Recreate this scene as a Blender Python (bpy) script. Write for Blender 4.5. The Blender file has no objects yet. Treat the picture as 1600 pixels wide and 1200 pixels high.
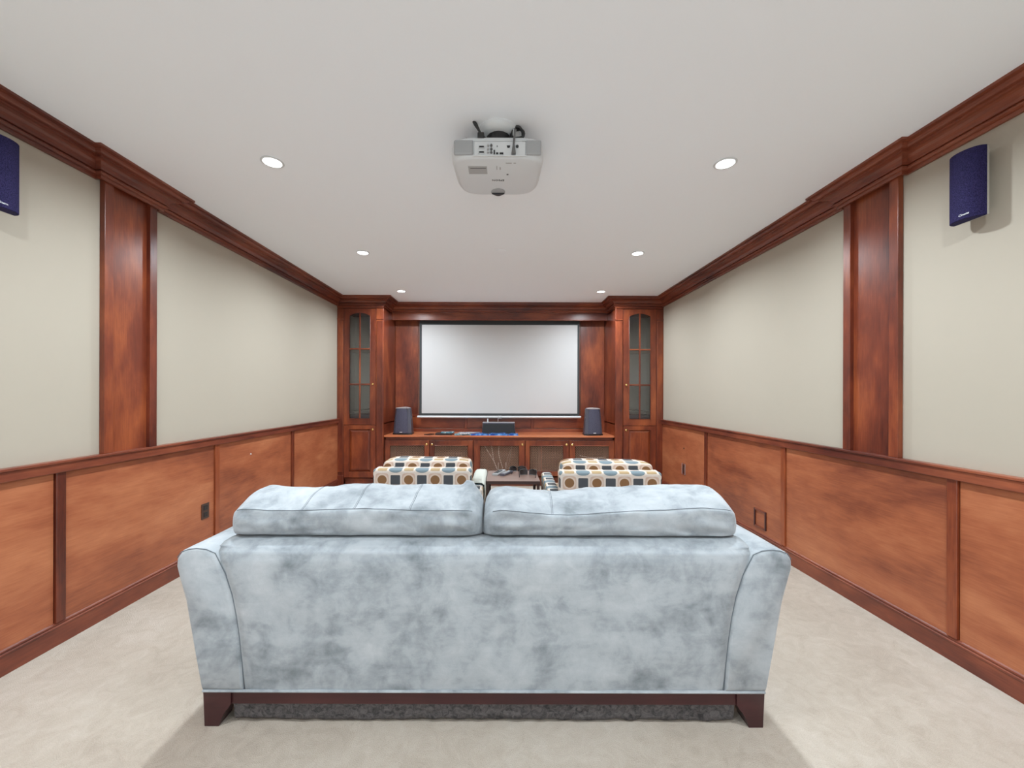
import bpy, bmesh, math, random
from mathutils import Vector, Matrix, noise

random.seed(7)
PI = math.pi
SC = bpy.context.scene
COL = SC.collection

# ------------------------------------------------------------------ camera, world, exposure
CAM_Z = 1.30
CEIL = 2.63
cam_d = bpy.data.cameras.new('camera')
cam = bpy.data.objects.new('camera', cam_d)
COL.objects.link(cam)
cam.location = (0, 0, CAM_Z)
cam.rotation_euler = (PI / 2, -0.0028, 0)
cam_d.sensor_width = 36
cam_d.lens = 13.95
cam_d.shift_x = 13 / 1600
cam_d.shift_y = 15 / 1600
cam_d.clip_start = 0.02
SC.camera = cam

w = bpy.data.worlds.new('world')
SC.world = w
w.use_nodes = True
w.node_tree.nodes['Background'].inputs[0].default_value = (0.86, 0.95, 1, 1)
w.node_tree.nodes['Background'].inputs[1].default_value = 2.7

SC.view_settings.view_transform = 'Standard'
SC.view_settings.look = 'None'
SC.view_settings.gamma = 1
SC.view_settings.exposure = 0.0
SC.view_settings.use_curve_mapping = False
SC.cycles.max_bounces = 14
SC.cycles.diffuse_bounces = 10
SC.cycles.transparent_max_bounces = 12
SC.cycles.caustics_reflective = False
SC.cycles.caustics_refractive = False
SC.cycles.use_denoising = True
SC.cycles.sample_clamp_indirect = 6

LAMP_W = 25.5        # every recessed downlight
LAMP_C = (.855, .94, 1.0)
# unseen doorway added behind the camera for fill light (portal only guides sampling)
pl = bpy.data.lights.new('added_doorway_portal', 'AREA'); pl.shape = 'RECTANGLE'; pl.size = 3.0; pl.size_y = 2.15; pl.cycles.is_portal = True
po = bpy.data.objects.new('added_doorway_portal', pl); COL.objects.link(po); po.location = (-.05, -2.06, 1.08); po.rotation_euler = (PI/2, 0, 0)

# ------------------------------------------------------------------ materials
def mat(name, col=(.8, .8, .8), rough=.5, metal=0, spec=.5, coat=0, emit=None, estr=0):
    m = bpy.data.materials.new(name)
    m.use_nodes = True
    b = m.node_tree.nodes['Principled BSDF']
    b.inputs['Base Color'].default_value = (*col, 1)
    b.inputs['Roughness'].default_value = rough
    b.inputs['Metallic'].default_value = metal
    b.inputs['Specular IOR Level'].default_value = spec
    b.inputs['Coat Weight'].default_value = coat
    if emit:
        b.inputs['Emission Color'].default_value = (*emit, 1)
        b.inputs['Emission Strength'].default_value = estr
    return m

class NT:
    def __init__(s, m):
        s.t = m.node_tree; s.n = s.t.nodes; s.b = s.n['Principled BSDF']
    def add(s, typ, **kw):
        n = s.n.new(typ)
        for k, v in kw.items(): setattr(n, k, v)
        return n
    def link(s, a, b): s.t.links.new(a, b)
    def math(s, op, a, b=None, c=None):
        n = s.n.new('ShaderNodeMath'); n.operation = op
        for i, v in enumerate((a, b, c)):
            if v is None: continue
            if isinstance(v, (int, float)): n.inputs[i].default_value = v
            else: s.link(v, n.inputs[i])
        return n.outputs[0]
    def mix(s, f, a, b):
        n = s.n.new('ShaderNodeMix'); n.data_type = 'RGBA'
        for idx, v in ((0, f), (6, a), (7, b)):
            if isinstance(v, (int, float)): n.inputs[idx].default_value = v
            elif isinstance(v, tuple): n.inputs[idx].default_value = (*v, 1)
            else: s.link(v, n.inputs[idx])
        return n.outputs[2]
    def coords(s, scale=(1, 1, 1), rnd=True):
        tc = s.add('ShaderNodeTexCoord')
        mp = s.add('ShaderNodeMapping')
        mp.inputs['Scale'].default_value = scale
        if rnd:
            oi = s.add('ShaderNodeObjectInfo')
            v = s.add('ShaderNodeVectorMath', operation='SCALE')
            v.inputs[0].default_value = (13.1, 7.7, 29.3)
            s.link(oi.outputs['Random'], v.inputs['Scale'])
            a = s.add('ShaderNodeVectorMath', operation='ADD')
            s.link(tc.outputs['Object'], a.inputs[0]); s.link(v.outputs[0], a.inputs[1])
            s.link(a.outputs[0], mp.inputs['Vector'])
        else:
            s.link(tc.outputs['Object'], mp.inputs['Vector'])
        return mp.outputs[0]
    def noise(s, vec, scale, detail=4, rough=.5, dist=0):
        n = s.add('ShaderNodeTexNoise')
        n.inputs['Scale'].default_value = scale
        n.inputs['Detail'].default_value = detail
        n.inputs['Roughness'].default_value = rough
        n.inputs['Distortion'].default_value = dist
        s.link(vec, n.inputs['Vector'])
        return n.outputs['Fac']
    def ramp(s, f, stops):
        r = s.add('ShaderNodeValToRGB')
        e = r.color_ramp.elements
        while len(e) < len(stops): e.new(.5)
        for i, (p, c) in enumerate(stops):
            e[i].position = p; e[i].color = (*c, 1) if len(c) == 3 else c
        s.link(f, r.inputs[0])
        return r.outputs[0]
    def bump(s, h, strength, dist=.002):
        b = s.add('ShaderNodeBump')
        b.inputs['Strength'].default_value = strength
        b.inputs['Distance'].default_value = dist
        s.link(h, b.inputs['Height']); s.link(b.outputs[0], s.b.inputs['Normal'])

def wood(name, grain='z', dark=(.105, .022, .010), mid=(.215, .055, .021), light=(.36, .125, .05), rough=.34, blot=1.0, coat=.15):
    m = mat(name, mid, rough, coat=coat)
    m.node_tree.nodes['Principled BSDF'].inputs['Coat Roughness'].default_value = .3
    q = NT(m)
    k = {'x': (.35, 1, 1), 'y': (1, .35, 1), 'z': (1, 1, .35)}[grain]
    kf = {'x': (.05, 1, 1), 'y': (1, .05, 1), 'z': (1, 1, .05)}[grain]
    big = q.noise(q.coords(k), 3.0 * blot, 5, .58, .15)
    med = q.noise(q.coords(k), 11, 4, .6, .3)
    fine = q.noise(q.coords(kf), 150, 3, .6)
    a = q.math('MULTIPLY', big, .62)
    a = q.math('ADD', a, q.math('MULTIPLY', med, .22))
    a = q.math('ADD', a, q.math('MULTIPLY', fine, .16))
    c = q.ramp(a, [(.36, dark), (.5, mid), (.66, light)])
    q.link(c, q.b.inputs['Base Color'])
    q.bump(fine, .08, .001)
    return m

W_Z = wood('cherry_wood_vertical', 'z', (.060, .011, .007), (.168, .034, .014), (.36, .092, .030))
W_X = wood('cherry_wood_across', 'x', (.060, .011, .007), (.175, .036, .014), (.34, .088, .028))
W_Y = wood('cherry_wood_along', 'y', (.070, .014, .010), (.175, .041, .020), (.31, .085, .038))
W_PANEL = wood('cherry_plywood', 'y', (.16, .038, .018), (.34, .10, .042), (.50, .19, .085), rough=.42, blot=.75)
W_COUNTER = wood('cherry_counter', 'x', (.34, .085, .035), (.50, .15, .06), (.60, .22, .10), rough=.3)
W_DARK = wood('dark_burgundy_wood', 'x', (.025, .006, .007), (.045, .010, .012), (.07, .018, .018), rough=.3)
W_TABLE = wood('brown_table_wood', 'x', (.16, .10, .085), (.21, .135, .11), (.27, .18, .15), rough=.3)
W_TDARK = mat('dark_brown_edge', (.05, .028, .024), .35)

PAINT = mat('cream_wall_paint', (.50, .46, .39), .75, spec=.25)
q = NT(PAINT); f = q.noise(q.coords((1, 1, 1), False), 1.1, 3); q.link(q.mix(f, (.415, .375, .308), (.445, .402, .335)), q.b.inputs['Base Color'])
CEILM = mat('white_ceiling_paint', (.90, .94, .98), .9, spec=.1)
q = NT(CEILM); f = q.noise(q.coords((1, 1, 1), False), 220, 2); q.bump(f, .05, .001)
CARPET = mat('beige_carpet', (.6, .53, .45), 1, spec=.05)
q = NT(CARPET)
v = q.coords((1, 1, 1), False)
f1 = q.noise(v, 1.3, 4, .6, .4); f2 = q.noise(v, 12, 5, .7, 1.2); f3 = q.noise(v, 300, 2, .6)
mx = q.math('ADD', q.math('MULTIPLY', f1, .35), q.math('ADD', q.math('MULTIPLY', f2, .35), q.math('MULTIPLY', f3, .3)))
q.link(q.ramp(mx, [(.33, (.385, .325, .27)), (.5, (.505, .445, .375)), (.66, (.60, .545, .48))]), q.b.inputs['Base Color'])
q.bump(q.math('ADD', f3, q.math('MULTIPLY', f2, .7)), .7, .008)

SUEDE = mat('blue_grey_suede', (.42, .47, .50), .85, spec=.15)
q = NT(SUEDE)
v = q.coords((1, 1, 1), True)
a1 = q.noise(v, 4.2, 7, .62, .5); a2 = q.noise(v, 15, 5, .6, .5)
st = q.noise(q.coords((1.0, 1.0, 3.0), True), 5, 5, .65, .3)
mx = q.math('ADD', q.math('MULTIPLY', a1, .5), q.math('ADD', q.math('MULTIPLY', a2, .28), q.math('MULTIPLY', st, .22)))
q.link(q.ramp(mx, [(.36, (.165, .19, .205)), (.455, (.27, .30, .325)), (.52, (.345, .378, .405)), (.64, (.43, .46, .485))]), q.b.inputs['Base Color'])
q.b.inputs['Sheen Weight'].default_value = .25
f3 = q.noise(v, 260, 2, .6)
q.bump(q.math('ADD', q.math('MULTIPLY', f3, .25), a2), .25, .004)
SEAM = mat('seam_thread', (.13, .15, .17), .9)

def patterned():
    """cream upholstery with rows of brown discs, slate squares, blue ovals and tan blocks"""
    m = mat('geometric_print_fabric', (.7, .6, .5), .85, spec=.15)
    q = NT(m)
    tc = q.add('ShaderNodeTexCoord'); sp = q.add('ShaderNodeSeparateXYZ')
    q.link(tc.outputs['Object'], sp.inputs[0])
    X, Y, Z = sp.outputs
    C = .1035
    vv = q.math('ADD', Z, Y)
    # on side faces use Y along the row
    geo = q.add('ShaderNodeNewGeometry'); gs = q.add('ShaderNodeSeparateXYZ'); 
    vt = q.add('ShaderNodeVectorTransform', vector_type='NORMAL', convert_from='WORLD', convert_to='OBJECT')
    q.link(geo.outputs['True Normal'], vt.inputs[0]); q.link(vt.outputs[0], gs.inputs[0])
    side = q.math('GREATER_THAN', q.math('ABSOLUTE', gs.outputs[0]), .75)
    u0 = q.math('ADD', q.math('MULTIPLY', X, q.math('SUBTRACT', 1, side)), q.math('MULTIPLY', Y, side))
    v0 = q.math('ADD', q.math('MULTIPLY', vv, q.math('SUBTRACT', 1, side)), q.math('MULTIPLY', Z, side))
    u = q.math('DIVIDE', q.math('ADD', u0, 10 * C * 2 + .0415 + .011 + C), C)
    v = q.math('DIVIDE', q.math('ADD', v0, 10 * C * 2 + .049), C)
    iu = q.math('FLOOR', u); iv = q.math('FLOOR', v)
    fu = q.math('SUBTRACT', q.math('SUBTRACT', u, iu), .5); fv = q.math('SUBTRACT', q.math('SUBTRACT', v, iv), .5)
    pu = q.math('MODULO', iu, 2); pv = q.math('MODULO', iv, 2)
    au = q.math('ABSOLUTE', fu); av = q.math('ABSOLUTE', fv)
    r = q.math('SQRT', q.math('ADD', q.math('POWER', au, 2), q.math('POWER', av, 2)))
    def superell(a, b, n):
        return q.math('ADD', q.math('POWER', q.math('DIVIDE', au, a), n), q.math('POWER', q.math('DIVIDE', av, b), n))
    cream = (.56, .47, .40); pale = (.63, .58, .53)
    base = q.mix(q.noise(tc.outputs['Object'], 90, 2), cream, pale)
    # type A0: disc inside ring (pu=0,pv=0); A1: slate square (pu=1,pv=0); B0: tan block (pu=0,pv=1); B1: blue oval (pu=1,pv=1)
    ringo = q.math('LESS_THAN', superell(.50, .50, 5), 1)
    cA0 = q.mix(ringo, base, (.50, .37, .30))
    cA0 = q.mix(q.math('LESS_THAN', r, .455), cA0, (.58, .47, .39))
    cA0 = q.mix(q.math('LESS_THAN', r, .345), cA0, (.215, .115, .055))
    cA1 = q.mix(q.math('LESS_THAN', superell(.36, .36, 14), 1), base, (.070, .075, .083))
    cB0 = q.mix(q.math('LESS_THAN', superell(.36, .30, 10), 1), base, (.37, .27, .15))
    cB1 = q.mix(q.math('LESS_THAN', superell(.53, .46, 2.6), 1), base, (.165, .215, .24))
    cA = q.mix(pu, cA0, cA1); cB = q.mix(pu, cB0, cB1)
    q.link(q.mix(pv, cA, cB), q.b.inputs['Base Color'])
    q.bump(q.noise(tc.outputs['Object'], 500, 2), .2, .001)
    return m
PRINT = patterned()

BRASS = mat('brass', (.80, .55, .22), .25, metal=1)
WIRE = mat('antique_brass_wire', (.42, .25, .175), .5, metal=.3)
BLACK = mat('black_plastic', (.012, .012, .014), .35)
BLACKM = mat('matte_black_border', (.035, .04, .042), .7)
DARKIN = mat('dark_cabinet_inside', (.040, .018, .014), .8)
SCREENM = mat('white_screen_fabric', (.58, .58, .58), .8, spec=.1)
WHITEP = mat('white_plastic', (.66, .685, .70), .35)
PALEG = mat('pale_grey_plastic', (.36, .37, .38), .5)
GRILLE = mat('navy_grille_cloth', (.022, .018, .085), .8, spec=.2)
q = NT(GRILLE); f = q.noise(q.coords(), 320, 2); q.link(q.ramp(f, [(.35, (.006, .004, .030)), (.65, (.032, .026, .10))]), q.b.inputs['Base Color'])
GRILLE2 = mat('slate_grille_cloth', (.065, .062, .095), .7, spec=.3)
q = NT(GRILLE2); f = q.noise(q.coords(), 260, 2); q.link(q.ramp(f, [(.35, (.045, .043, .07)), (.65, (.085, .082, .12))]), q.b.inputs['Base Color'])
CHARC = mat('charcoal_speaker_shell', (.075, .075, .10), .35)
SILV = mat('silver_trim', (.55, .52, .54), .35, metal=.6)
GREYCAB = mat('grey_speaker_body', (.38, .36, .32), .6)
BRONZE = mat('dark_bronze_plate', (.085, .05, .04), .4, metal=.4)
BLUE = mat('glossy_blue_plastic', (.03, .16, .55), .15, coat=.6)
q = NT(BLUE); f = q.noise(q.coords(), 16, 4); q.link(q.ramp(f, [(.38, (.015, .07, .34)), (.55, (.05, .24, .66)), (.7, (.32, .52, .85))]), q.b.inputs['Base Color'])
TEAL = mat('printed_teal_cover', (.1, .3, .38), .2, coat=.5)
q = NT(TEAL); f = q.noise(q.coords(), 40, 3); q.link(q.ramp(f, [(.36, (.03, .10, .16)), (.5, (.12, .32, .40)), (.62, (.62, .66, .62))]), q.b.inputs['Base Color'])
PAPER = mat('printed_light_cover', (.6, .6, .6), .3)
q = NT(PAPER); f = q.noise(q.coords(), 50, 3); q.link(q.ramp(f, [(.4, (.09, .12, .2)), (.5, (.55, .57, .6)), (.7, (.75, .72, .68))]), q.b.inputs['Base Color'])
CABLE = mat('black_cable', (.02, .02, .02), .45)
GREYCABLE = mat('grey_cable', (.13, .13, .13), .45)
WHITECABLE = mat('white_cable', (.75, .73, .7), .5)
LAMPM = mat('lit_lamp_lens', (1, 1, 1), .4, emit=(1, .98, .96), estr=8)
INLINER = mat('grey_cabinet_lining', (.52, .51, .50), .8)
NAVYSHADE = mat('navy_shelf_shade', (.02, .028, .05), .8)
INK = mat('light_print', (.75, .76, .8), .4)
DINK = mat('grey_print', (.10, .10, .10), .6)
LABELM = mat('grey_rating_sticker', (.40, .40, .40), .6)
SOCK = mat('connector_metal', (.55, .55, .55), .3, metal=.5)
def glass():
    m = bpy.data.materials.new('cabinet_glass'); m.use_nodes = True
    t = m.node_tree; t.nodes.clear()
    o = t.nodes.new('ShaderNodeOutputMaterial'); mx = t.nodes.new('ShaderNodeMixShader')
    tr = t.nodes.new('ShaderNodeBsdfTransparent'); gl = t.nodes.new('ShaderNodeBsdfGlossy')
    gl.inputs['Roughness'].default_value = .12
    tr.inputs[0].default_value = (.92, .93, .92, 1)
    fr = t.nodes.new('ShaderNodeFresnel'); fr.inputs[0].default_value = 1.6
    ad = t.nodes.new('ShaderNodeMath'); ad.operation = 'ADD'; ad.inputs[1].default_value = .06
    t.links.new(fr.outputs[0], ad.inputs[0]); t.links.new(ad.outputs[0], mx.inputs[0])
    t.links.new(tr.outputs[0], mx.inputs[1]); t.links.new(gl.outputs[0], mx.inputs[2]); t.links.new(mx.outputs[0], o.inputs[0])
    return m
GLASS = glass()
LENSG = mat('smoked_lens', (.01, .01, .012), .08, coat=1)

# ------------------------------------------------------------------ mesh helpers
ORG = {}      # world offset of each root / part
class MB:
    def __init__(s): s.v = []; s.f = []
    def add(s, vs, fs):
        n = len(s.v); s.v += [tuple(p) for p in vs]; s.f += [tuple(i + n for i in f) for f in fs]; return s
    def box(s, x0, x1, y0, y1, z0, z1):
        x0, x1 = sorted((x0, x1)); y0, y1 = sorted((y0, y1)); z0, z1 = sorted((z0, z1))
        return s.add([(x0,y0,z0),(x1,y0,z0),(x1,y1,z0),(x0,y1,z0),(x0,y0,z1),(x1,y0,z1),(x1,y1,z1),(x0,y1,z1)],
                     [(0,3,2,1),(4,5,6,7),(0,1,5,4),(1,2,6,5),(2,3,7,6),(3,0,4,7)])
    def frustum(s, b, t, z0, z1):
        return s.add([(x, y, z0) for x, y in b] + [(x, y, z1) for x, y in t],
                     [tuple(reversed(range(len(b)))), tuple(range(len(b), 2*len(b)))] + [(i, (i+1) % len(b), len(b)+(i+1) % len(b), len(b)+i) for i in range(len(b))])
    def prism(s, pts, axis, a, b):
        """polygon in the plane normal to axis, extruded a..b"""
        def P(p, t): return {'x': (t, p[0], p[1]), 'y': (p[0], t, p[1]), 'z': (p[0], p[1], t)}[axis]
        n = len(pts)
        return s.add([P(p, a) for p in pts] + [P(p, b) for p in pts],
                     [tuple(range(n)), tuple(reversed(range(n, 2*n)))] + [(i, n+i, n+(i+1) % n, (i+1) % n) for i in range(n)])
    def tube(s, path, r, n=8, closed=False):
        path = [Vector(p) for p in path]; m = len(path); vs = []
        rr = r if isinstance(r, (list, tuple)) else [r]*m
        up = None
        for i, p in enumerate(path):
            a = path[(i-1) % m] if (closed or i > 0) else p; b = path[(i+1) % m] if (closed or i < m-1) else p
            d = (b - a).normalized()
            if up is None:
                up = Vector((0,0,1)) if abs(d.z) < .9 else Vector((1,0,0))
            sd = d.cross(up).normalized(); up = sd.cross(d).normalized()
            for k in range(n):
                t = 2*PI*k/n; vs.append(p + (sd*math.cos(t) + up*math.sin(t))*rr[i])
        fs = []
        for i in range(m if closed else m-1):
            j = (i+1) % m
            for k in range(n): fs.append((i*n+k, i*n+(k+1) % n, j*n+(k+1) % n, j*n+k))
        if not closed: fs += [tuple(reversed(range(n))), tuple((m-1)*n+k for k in range(n))]
        return s.add(vs, fs)
    def lathe(s, prof, c, n=24, axis='z', caps=True):
        c = Vector(c); vs = []
        for r, h in prof:
            for k in range(n):
                t = 2*PI*k/n; a, b = r*math.cos(t), r*math.sin(t)
                vs.append(c + Vector({'z': (a, b, h), 'y': (a, h, b), 'x': (h, a, b)}[axis]))
        fs = [(i*n+k, i*n+(k+1) % n, (i+1)*n+(k+1) % n, (i+1)*n+k) for i in range(len(prof)-1) for k in range(n)]
        if caps: fs += [tuple(reversed(range(n))), tuple((len(prof)-1)*n+k for k in range(n))]
        return s.add(vs, fs)
    def grid(s, fn, nu, nv, cu=False, cv=False, capu=False):
        """fn(u,v) with u,v in 0..1; cu/cv close that direction; capu fills the two u ends (needs cv)"""
        mu = nu if cu else nu+1; mv = nv if cv else nv+1
        vs = [fn(i/nu, j/nv) for i in range(mu) for j in range(mv)]
        fs = [(i*mv+j, ((i+1) % mu)*mv+j, ((i+1) % mu)*mv+(j+1) % mv, i*mv+(j+1) % mv) for i in range(nu) for j in range(nv)]
        if capu: fs += [tuple(range(mv)), tuple(reversed([(mu-1)*mv+j for j in range(mv)]))]
        return s.add(vs, fs)
    def build(s, name, m, parent=None, bevel=0, smooth=False, local=False, seg=2, kind=None, subsurf=0):
        me = bpy.data.meshes.new(name)
        if parent is None:
            xs = [p[0] for p in s.v]; ys = [p[1] for p in s.v]; zs = [p[2] for p in s.v]
            o0 = Vector(((min(xs)+max(xs))/2, (min(ys)+max(ys))/2, min(zs)))
        else: o0 = Vector((0,0,0)) if local else ORG.get(parent.name, Vector((0,0,0)))
        me.from_pydata([tuple(Vector(p) - o0) for p in s.v], [], s.f)
        bm = bmesh.new(); bm.from_mesh(me); bmesh.ops.recalc_face_normals(bm, faces=bm.faces); bm.to_mesh(me); bm.free()
        me.materials.append(m)
        o = bpy.data.objects.new(name, me); COL.objects.link(o)
        if parent is None: o.location = o0; ORG[o.name] = o0
        else: o.parent = parent; ORG[o.name] = o0
        if bevel:
            b = o.modifiers.new('bevel', 'BEVEL'); b.width = bevel; b.segments = seg; b.limit_method = 'ANGLE'; b.angle_limit = math.radians(40)
        if subsurf:
            b = o.modifiers.new('sub', 'SUBSURF'); b.levels = subsurf; b.render_levels = subsurf
        if smooth:
            for p in me.polygons: p.use_smooth = True
            if smooth != 'all':
                me.set_sharp_from_angle(angle=math.radians(38))
        if kind: o['kind'] = kind
        return o

def tag(o, label=None, cat=None, group=None, kind=None):
    if label: o['label'] = label
    if cat: o['category'] = cat
    if group: o['group'] = group
    if kind: o['kind'] = kind
    return o
def thing(name, loc, label, cat, group=None, rz=0):
    o = bpy.data.objects.new(name, None); COL.objects.link(o)
    o.location = loc; o.rotation_euler = (0, 0, rz); o.empty_display_size = .1
    ORG[o.name] = Vector(loc)
    return tag(o, label, cat, group)
def struct(name, mb, m, **kw):
    o = mb.build(name, m, **kw); o['kind'] = 'structure'; return o
def box(*a): return MB().box(*a)
def text(name, body, size, m, parent, loc, rot, extrude=.0004, shear=0, xs=1):
    """real lettering turned into a mesh"""
    c = bpy.data.curves.new(name, 'FONT'); c.body = body; c.size = size; c.extrude = extrude; c.shear = shear
    c.align_x = 'CENTER'; c.align_y = 'CENTER'; c.resolution_u = 2
    t = bpy.data.objects.new(name, c); COL.objects.link(t)
    me = bpy.data.meshes.new_from_object(t.evaluated_get(bpy.context.evaluated_depsgraph_get()))
    bpy.data.objects.remove(t); bpy.data.curves.remove(c)
    o = bpy.data.objects.new(name, me); COL.objects.link(o)
    M = Matrix.Translation(Vector(loc) - ORG[parent.name]) @ rot.to_4x4() @ Matrix.Diagonal((xs, 1, 1, 1))
    me.transform(M); me.materials.clear(); me.materials.append(m); o.parent = parent
    return o

# ------------------------------------------------------------------ room shell
XL, XR, YB, YF = -2.306, 2.209, -2.0, 6.10       # left, right, behind the camera, front wall
RAIL = .95
TL = (-2.306, -1.664); TR = (1.544, 2.209); TY = 5.50
T = .12
struct('floor', box(XL-T, XR+T, YB-T, YF+T, -.1, 0), CARPET)
struct('ceiling', box(XL-T, XR+T, YB-T, YF+T, CEIL, CEIL+.1), CEILM)
wl = struct('wall_left', box(XL-T, XL, YB, YF, 0, CEIL), PAINT)
wr = struct('wall_right', box(XR, XR+T, YB, YF, 0, CEIL), PAINT)
wf = struct('wall_front', box(XL-T, XR+T, YF, YF+T, 0, CEIL), PAINT)
wb = struct('wall_back', MB().box(XL-T, -1.55, YB-T, YB, 0, CEIL).box(1.45, XR+T, YB-T, YB, 0, CEIL).box(-1.55, 1.45, YB-T, YB, 2.15, CEIL), PAINT)  # rear opening is added, out of view, to let fill light in

# wainscot: plywood panels with thin joints and battens
def wainscot(wall, sx, x, cuts):
    ys = [YB] + cuts + [TY]
    for a, b in zip(ys, ys[1:]):
        a2 = a + (.026 if a > YB else .002); b2 = b - (.026 if b < TY else .002)
        box(x, x + sx*.012, a2, b2, .10, RAIL-.03).build('wainscot_panel', W_PANEL, wall, bevel=.0012, seg=1)
    for c in cuts:
        box(x, x + sx*.024, c-.0225, c+.0225, .118, RAIL-.055).build('batten', W_Z, wall, bevel=.002, seg=1)
wainscot(wl, 1, XL, [-.19, .93, 2.05, 3.17, 4.306])
wainscot(wr, -1, XR, [-.38, .78, 1.935, 3.107, 4.30])
def rail(name, sx, x):
    m = MB()
    m.box(x, x+sx*.034, YB, TY, RAIL-.062, RAIL-.014)
    m.box(x, x+sx*.042, YB, TY, RAIL-.014, RAIL)
    return struct(name, m, W_Y, bevel=.003)
rail('trim_1', 1, XL)['label'] = 'cherry wood chair rail on left wall'
rail('trim_2', -1, XR)['label'] = 'cherry wood chair rail on right wall'
def baseboard(name, sx, x):
    pr = [(0, 0), (.020, 0), (.020, .088), (.023, .092), (.023, .098), (.018, .101), (.018, .105), (.021, .109), (.019, .114), (.012, .119), (0, .121)]
    m = MB(); m.prism([(x+sx*p, z) for p, z in pr], 'y', YB, TY)
    return struct(name, m, W_Y)
baseboard('baseboard_left', 1, XL); baseboard('baseboard_right', -1, XR)

# pilasters on the side walls: recessed board between two stiles
def pilaster(wall, sx, x, y0, y1):
    z0, z1 = RAIL, CEIL - .03
    box(x, x+sx*.006, y0+.05, y1-.05, z0, z1).build('pilaster_panel', W_Z, wall)
    box(x, x+sx*.030, y0, y0+.052, z0, z1).build('pilaster_stile', W_Z, wall, bevel=.002)
    box(x, x+sx*.030, y1-.052, y1, z0, z1).build('pilaster_stile', W_Z, wall, bevel=.002)
pilaster(wl, 1, XL, 2.262, 2.605)
pilaster(wr, -1, XR, 2.195, 2.55)

# crown moulding, swept with mitred corners
CROWN = [(0, -.128), (.014, -.128), (.014, -.110), (.022, -.108), (.029, -.103), (.031, -.096), (.027, -.090), (.020, -.088), (.032, -.086), (.033, -.074),
         (.040, -.060), (.052, -.050), (.066, -.045), (.078, -.044), (.080, -.044), (.080, -.033), (.094, -.031), (.102, -.026), (.107, -.018), (.108, -.012), (.130, -.012), (.130, 0), (0, 0)]
def sweep(path, prof, zref, i0, i1):
    """profile swept along path[i0..i1]; offsets to the right of the direction; mitres use the whole path"""
    P = [Vector(p) for p in path]; m = MB(); rings = []
    for i in range(i0, i1+1):
        d0 = (P[i]-P[i-1]).normalized() if i > 0 else (P[i+1]-P[i]).normalized()
        d1 = (P[i+1]-P[i]).normalized() if i < len(P)-1 else d0
        n0 = Vector((d0.y, -d0.x)); n1 = Vector((d1.y, -d1.x))
        mt = (n0+n1)/(1+n0.dot(n1))
        rings.append([(P[i].x+mt.x*a, P[i].y+mt.y*a, zref+z) for a, z in prof])
    n = len(prof); vs = [p for r in rings for p in r]; fs = []
    for i in range(len(rings)-1):
        for k in range(n): fs.append((i*n+k, i*n+(k+1) % n, (i+1)*n+(k+1) % n, (i+1)*n+k))
    fs += [tuple(range(n)), tuple(reversed([(len(rings)-1)*n+k for k in range(n)]))]
    m.add(vs, fs); return m
B = .030
VY = 5.90
path = [(XL, YB), (XL, 2.24), (XL+B, 2.24), (XL+B, 2.625), (XL, 2.625), (XL, TY), (TL[1], TY), (TL[1], VY), (TR[0], VY), (TR[0], TY), (XR, TY),
        (XR, 2.57), (XR-B, 2.57), (XR-B, 2.175), (XR, 2.175), (XR, YB)]
struct('trim_3', sweep(path, CROWN, CEIL, 0, 5), W_Y)['label'] = 'crown moulding along left wall'
struct('trim_4', sweep(path, CROWN, CEIL, 10, 15), W_Y)['label'] = 'crown moulding along right wall'

# ------------------------------------------------------------------ panelling on the front wall between the towers
cx0, cx1 = TL[1], TR[0]
for a, b in ((cx0, -1.31), (-1.31, 1.175), (1.175, cx1)):
    box(a+.002, b-.002, YF-.014, YF, .975, CEIL).build('back_panel', W_Z, wf, bevel=.002, seg=1)
for a, b in ((cx0, -.58), (-.58, .443), (.443, cx1)):
    box(a+.022, b-.022, YF-.010, YF, .77, .95).build('lower_panel', W_X, wf, bevel=.002, seg=1)
for x in (cx0+.02, -.58, .443, cx1-.02):
    box(x-.022, x+.022, YF-.018, YF, .745, .975).build('lower_stile', W_Z, wf, bevel=.002)
box(cx0, cx1, YF-.0165, YF, .948, .975).build('rail', W_X, wf, bevel=.002)
box(cx0, cx1, YF-.03, YF, .712, .765).build('backsplash_ledge', W_X, wf, bevel=.003)

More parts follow.
